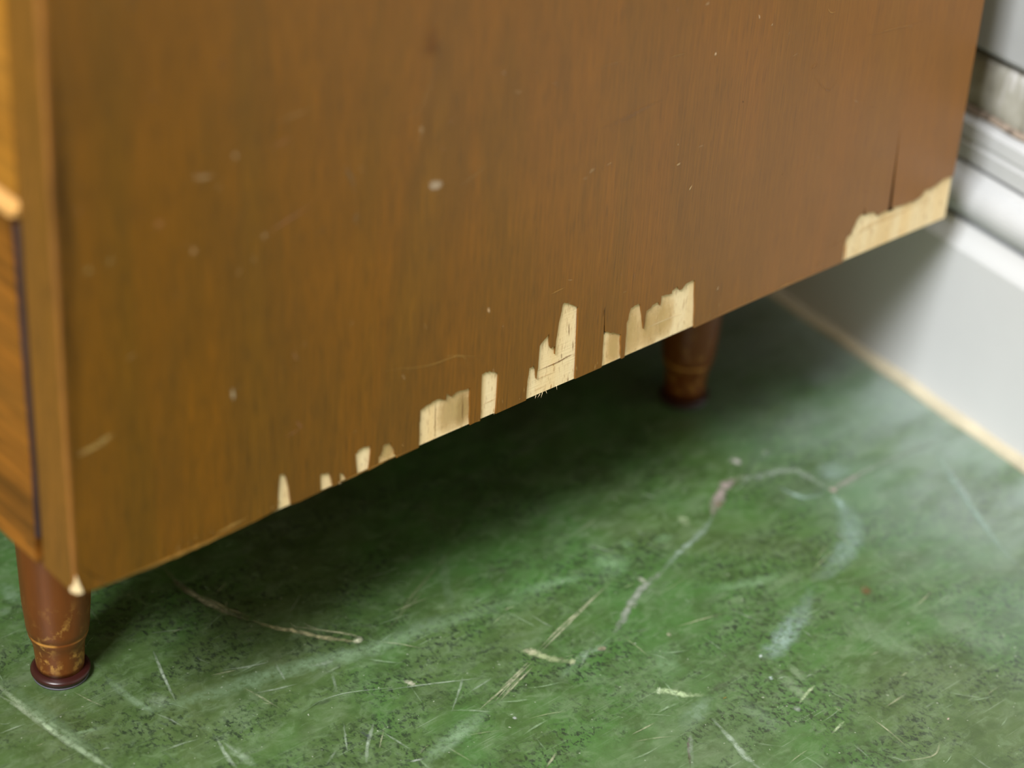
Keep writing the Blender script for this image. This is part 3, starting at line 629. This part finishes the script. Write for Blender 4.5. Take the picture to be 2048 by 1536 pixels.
# ------------------------------------------------------------------ wear on the floor
def cF(l): return [(1000 + x * .512, 860 + y * .512) for x, y in l]
def cG(l): return [(300 + x * .4395, 1000 + y * .4395) for x, y in l]
def cH(l): return [(x * .349, 1000 + y * .349) for x, y in l]
WH = (196, 204, 196); GR = (178, 196, 172); CR = (192, 196, 160); BL = (176, 204, 192); LG = (150, 190, 140); DK = (62, 72, 60)
fm = [
    # broad soft smears first
    (cG([(-60, 975), (0, 955), (250, 890), (500, 810), (750, 740), (1000, 680), (1300, 570), (1700, 450), (2040, 300)]), 34, (152, 184, 142), 0.55),
    (cF([(380, 560), (430, 530), (470, 580)]), 60, LG, 0.55), (cF([(0, 660), (200, 600), (400, 560)]), 22, LG, 0.45),
    (cF([(1300, 250), (1360, 330), (1370, 430), (1310, 530), (1210, 600)]), 46, BL, 0.42), (cF([(1230, 600), (1170, 720), (1120, 800), (1060, 870), (1010, 890)]), 40, BL, 0.55),
    (cF([(1120, 540), (1050, 580), (900, 610), (780, 620)]), 26, LG, 0.45),
    (cF([(1310, 690), (1420, 770), (1560, 850), (1700, 930)]), 50, (160, 188, 148), 0.35), (cF([(1680, 690), (1820, 790), (2040, 880)]), 60, (164, 186, 156), 0.35),
    (cF([(1250, 120), (1300, 160), (1340, 200)]), 60, BL, 0.35), (cF([(1060, 920), (1150, 1010), (1230, 1090)]), 22, (166, 190, 150), 0.5), (cF([(1120, 910), (1200, 990)]), 16, (166, 190, 150), 0.5),
    (cF([(930, 1040), (1020, 1120), (1120, 1200)]), 30, (150, 176, 140), 0.4), (cF([(700, 1190), (770, 1100), (830, 1040)]), 34, (150, 178, 146), 0.5),
    (cF([(640, 830), (650, 900), (660, 1000)]), 40, LG, 0.3), (cF([(600, 440), (680, 410)]), 22, LG, 0.5), (cF([(700, 330), (740, 380)]), 18, (176, 196, 150), 0.6),
    (cF([(1500, 170), (1560, 300), (1640, 420)]), 50, (140, 170, 130), 0.25), (cF([(480, 420), (510, 470)]), 22, LG, 0.4),
    (cG([(1560, 950), (1470, 1010), (1390, 1080), (1300, 1150), (1220, 1215)]), 30, (156, 188, 148), 0.6), (cG([(1320, 180), (1350, 400), (1390, 520)]), 20, (120, 150, 108), 0.5), (cG([(1270, 20), (1310, 180)]), 14, (110, 124, 90), 0.35),
    (cG([(1060, 620), (1250, 560), (1400, 520)]), 26, (130, 156, 122), 0.35),
    (cH([(-40, 1040), (150, 1200), (330, 1345), (520, 1470), (660, 1560)]), 11, (186, 208, 170), 0.9), (cH([(-40, 990), (150, 1150), (330, 1300), (520, 1450), (640, 1560)]), 30, (140, 170, 130), 0.4), (cH([(-20, 1110), (120, 1200), (300, 1350)]), 7, (186, 204, 170), 0.6), (cH([(60, 1110), (200, 1220), (390, 1345), (560, 1470)]), 10, (160, 188, 144), 0.5),
    (cH([(580, 1000), (700, 1100), (830, 1190), (930, 1210)]), 16, (160, 190, 150), 0.5), (cH([(820, 1120), (900, 1150), (930, 1200)]), 30, (176, 200, 166), 0.45), (cH([(410, 1350), (480, 1330), (620, 1300)]), 9, (158, 188, 146), 0.5),
    (cH([(0, 470), (60, 540), (100, 600)]), 30, (150, 180, 146), 0.5), (cH([(0, 620), (50, 660)]), 20, (140, 170, 134), 0.4), (cH([(1280, 1390), (1400, 1480), (1470, 1536)]), 16, (176, 200, 166), 0.5),
    # the long crack and its branches
    (cF([(1850, -10), (1720, 40), (1600, 85), (1500, 130), (1420, 165), (1350, 205), (1290, 238)]), 12, (150, 166, 148), 0.75), (cF([(1420, 165), (1350, 205), (1290, 238)]), 9, (176, 170, 162), 0.8),
    (cF([(1290, 238), (1230, 200), (1160, 160), (1080, 165), (1000, 185), (930, 190)]), 15, (160, 176, 158), 0.75, 0.4), (cF([(960, 180), (900, 205), (865, 240), (845, 290), (825, 340)]), 20, (172, 158, 152), 0.9, 0.35),
    (cF([(835, 330), (790, 400), (720, 460), (680, 500), (640, 545)]), 12, (156, 178, 158), 0.75, 0.35), (cF([(650, 540), (590, 590), (550, 625), (510, 685), (480, 740), (440, 800)]), 14, (164, 172, 158), 0.85, 0.35), (cF([(540, 575), (570, 600)]), 12, (206, 210, 190), 0.7),
    (cF([(440, 800), (400, 850), (340, 870), (300, 910), (200, 1000)]), 16, (150, 178, 146), 0.5, 0.4), (cF([(380, 860), (400, 855), (415, 858)]), 10, (196, 170, 150), 0.7),
    (cF([(1285, 245), (1200, 265), (1140, 250), (1080, 220)]), 12, BL, 0.6, 0.4), (cF([(1290, 240), (1300, 235), (1305, 225)]), 16, (214, 190, 186), 0.8), (cF([(1290, 245), (1330, 290), (1350, 330)]), 16, BL, 0.6),
    (cF([(905, 110), (925, 125), (945, 130)]), 17, (206, 204, 196), 0.8), (cF([(1025, 90), (1045, 86)]), 12, (180, 190, 170), 0.7), (cF([(960, 150), (1040, 100), (1080, 80)]), 12, (130, 150, 130), 0.5),
    # bright dashes
    (cF([(600, 1025), (650, 1022), (720, 1035), (800, 1038)]), 13, (190, 214, 164), 0.95, 0.3), (cF([(610, 1020), (630, 1022)]), 16, (210, 230, 190), 0.8),
    (cF([(80, 865), (130, 872), (200, 895), (290, 908)]), 15, (176, 190, 142), 0.9, 0.3), (cF([(90, 862), (150, 870)]), 14, (206, 206, 170), 0.7), (cF([(270, 904), (295, 908)]), 14, (196, 206, 160), 0.7),
    (cG([(60, 310), (150, 400), (250, 462), (350, 512), (450, 548)]), 12, (190, 190, 156), 0.9), (cG([(230, 430), (340, 490), (455, 535)]), 6, (190, 190, 150), 0.8), (cG([(460, 550), (560, 580), (680, 604), (800, 630), (950, 650)]), 10, (200, 196, 150), 1.0, 0.4), (cG([(640, 576), (760, 592), (900, 612), (950, 625)]), 5, (186, 190, 150), 0.8), (cG([(925, 650), (945, 640), (955, 622)]), 13, (226, 230, 196), 0.95), (cG([(80, 350), (200, 440)]), 14, (96, 96, 74), 0.5),
    (cG([(1150, 825), (1185, 835), (1205, 850)]), 10, (216, 216, 190), 0.8),
    # fine scratches
    (cG([(2060, 410), (1900, 570), (1780, 690)]), 4, CR, 0.75), (cG([(1740, 740), (1620, 850), (1500, 955)]), 4, CR, 0.75), (cG([(1720, 760), (1640, 840), (1560, 930)]), 3, CR, 0.6), (cG([(1690, 800), (1600, 900)]), 3, CR, 0.4),
    (cG([(1070, 600), (1130, 540), (1200, 430), (1330, 280), (1480, 110)]), 7, (136, 152, 108), 0.5), (cG([(1150, 520), (1250, 410)]), 5, (136, 152, 108), 0.5),
    (cG([(15, 690), (60, 800), (115, 915)]), 5, GR, 0.8), (cG([(565, 735), (450, 760), (310, 780)]), 4, GR, 0.6), (cG([(565, 735), (595, 790), (620, 830)]), 4, GR, 0.6), (cG([(270, 803), (400, 775)]), 4, CR, 0.6), (cG([(690, 760), (800, 745), (850, 710)]), 8, GR, 0.5),
    (cG([(985, 1200), (990, 1120), (1020, 1010)]), 6, GR, 0.7), (cG([(1060, 1060), (1190, 1140)]), 4, GR, 0.6), (cG([(1370, 975), (1410, 860), (1425, 800)]), 4, GR, 0.6), (cG([(1000, 880), (1200, 850), (1400, 825), (1560, 808)]), 3.5, GR, 0.6), (cG([(1560, 810), (1450, 880)]), 4, GR, 0.5), (cG([(880, 1010), (890, 1090), (900, 1160)]), 4, GR, 0.5), (cG([(830, 790), (850, 880)]), 6, GR, 0.4), (cG([(740, 930), (900, 880), (1180, 850)]), 3, GR, 0.5), (cG([(800, 1210), (850, 1140)]), 5, GR, 0.4),
    (cG([(300, 1080), (350, 1170), (400, 1230)]), 8, (196, 214, 190), 0.6), (cG([(330, 1100), (420, 1170)]), 6, GR, 0.5), (cG([(1800, 1225), (1850, 1150)]), 4, CR, 0.6), (cG([(1650, 990), (1670, 1000)]), 6, WH, 0.8), (cG([(1180, 1195), (1250, 1180)]), 5, WH, 0.6),
    (cF([(430, 600), (330, 690), (230, 780), (150, 860)]), 4, CR, 0.75), (cF([(110, 910), (60, 960), (0, 1015)]), 4, CR, 0.75), (cF([(130, 925), (0, 1060)]), 3.5, CR, 0.7),
    (cF([(1690, 70), (1760, 180), (1900, 390), (2040, 560)]), 15, BL, 0.55), (cF([(1720, 100), (1850, 300)]), 6, (204, 214, 210), 0.45), (cF([(1230, 1000), (1200, 1030), (1165, 1075)]), 6, (192, 212, 166), 0.8), (cF([(1345, 1140), (1320, 1165), (1295, 1190)]), 5, (196, 216, 170), 0.8), (cF([(680, 775), (780, 745), (890, 715)]), 3.5, CR, 0.6), (cF([(1535, 1300), (1690, 1275), (1720, 1210)]), 3.5, CR, 0.6), (cF([(1500, 1090), (1590, 1030)]), 4, CR, 0.45), (cF([(1400, 590), (1600, 530)]), 4, (110, 120, 90), 0.5),
    (cF([(830, 1130), (900, 1210), (960, 1280), (1030, 1340)]), 9, (184, 204, 180), 0.65), (cF([(1150, 1080), (1170, 1105)]), 12, WH, 0.55), (cF([(1440, 1120), (1520, 1180), (1600, 1250)]), 3.5, CR, 0.55), (cF([(510, 1195), (610, 1145)]), 3.5, CR, 0.6), (cF([(180, 1320), (220, 1270)]), 4, CR, 0.6), (cF([(650, 805), (670, 800)]), 10, (190, 190, 160), 0.7), (cF([(1745, 1130), (1755, 1134)]), 7, (226, 206, 190), 0.9), (cF([(1010, 885), (1025, 888)]), 8, (210, 224, 218), 0.9), (cF([(1055, 965), (1062, 980)]), 7, (196, 216, 210), 0.8),
    (cF([(740, 1205), (735, 1240), (745, 1330)]), 4, (82, 52, 44), 0.9, 0.5), (cF([(748, 1180), (742, 1240), (752, 1330)]), 9, (176, 190, 172), 0.45), (cF([(1410, 605), (1430, 630), (1440, 655)]), 22, (126, 86, 54), 0.6), (cF([(840, 300), (860, 292), (870, 285)]), 8, (150, 98, 72), 0.7), (cF([(1930, 935), (1950, 945)]), 16, (70, 74, 76), 0.5), (cF([(875, 1048), (880, 1052)]), 6, (190, 150, 60), 0.8),
    # dark scuffs
    (cF([(930, 1045), (1000, 1085), (1080, 1130)]), 10, DK, 0.5, 0.6), (cF([(800, 1045), (850, 1010), (950, 960)]), 12, (86, 96, 74), 0.5, 0.6), (cF([(600, 460), (650, 480), (690, 440)]), 10, (64, 92, 54), 0.5), (cF([(590, 500), (640, 490)]), 8, (60, 88, 50), 0.5), (cG([(1440, 720), (1530, 690), (1600, 665)]), 8, DK, 0.5, 0.6), (cG([(1120, 810), (1165, 800)]), 10, DK, 0.7), (cG([(730, 940), (850, 905)]), 8, DK, 0.5, 0.6), (cG([(940, 1050), (1020, 1095)]), 7, (70, 74, 84), 0.6, 0.6), (cG([(2010, 345), (1995, 350)]), 10, (48, 60, 40), 0.8), (cH([(930, 590), (830, 680), (720, 720)]), 9, (84, 92, 70), 0.3),
]
for k in range(210):
    x = random.uniform(-20, 2060); y = random.uniform(900, 1550)
    if y < 1180 - 0.44 * x: continue
    a = random.choice((0.6, 0.75, -0.7, -0.4, 2.2)) + random.gauss(0, 0.25)
    L = random.uniform(15, 90)
    fm.append(([(x, y), (x + L * math.cos(a) * 0.6, y + L * math.sin(a) * 0.4 + random.uniform(-3, 3)), (x + L * math.cos(a) * 1.2, y + L * math.sin(a) * 0.8)], random.uniform(2, 4.5), random.choice((GR, CR, (166, 194, 156), (90, 108, 84))), random.uniform(.2, .55)))
marks('scratches', on_floor, (0, 0, 1), 0.00006, 0.00022, fm, M_fmark, floor, dim=0.9)
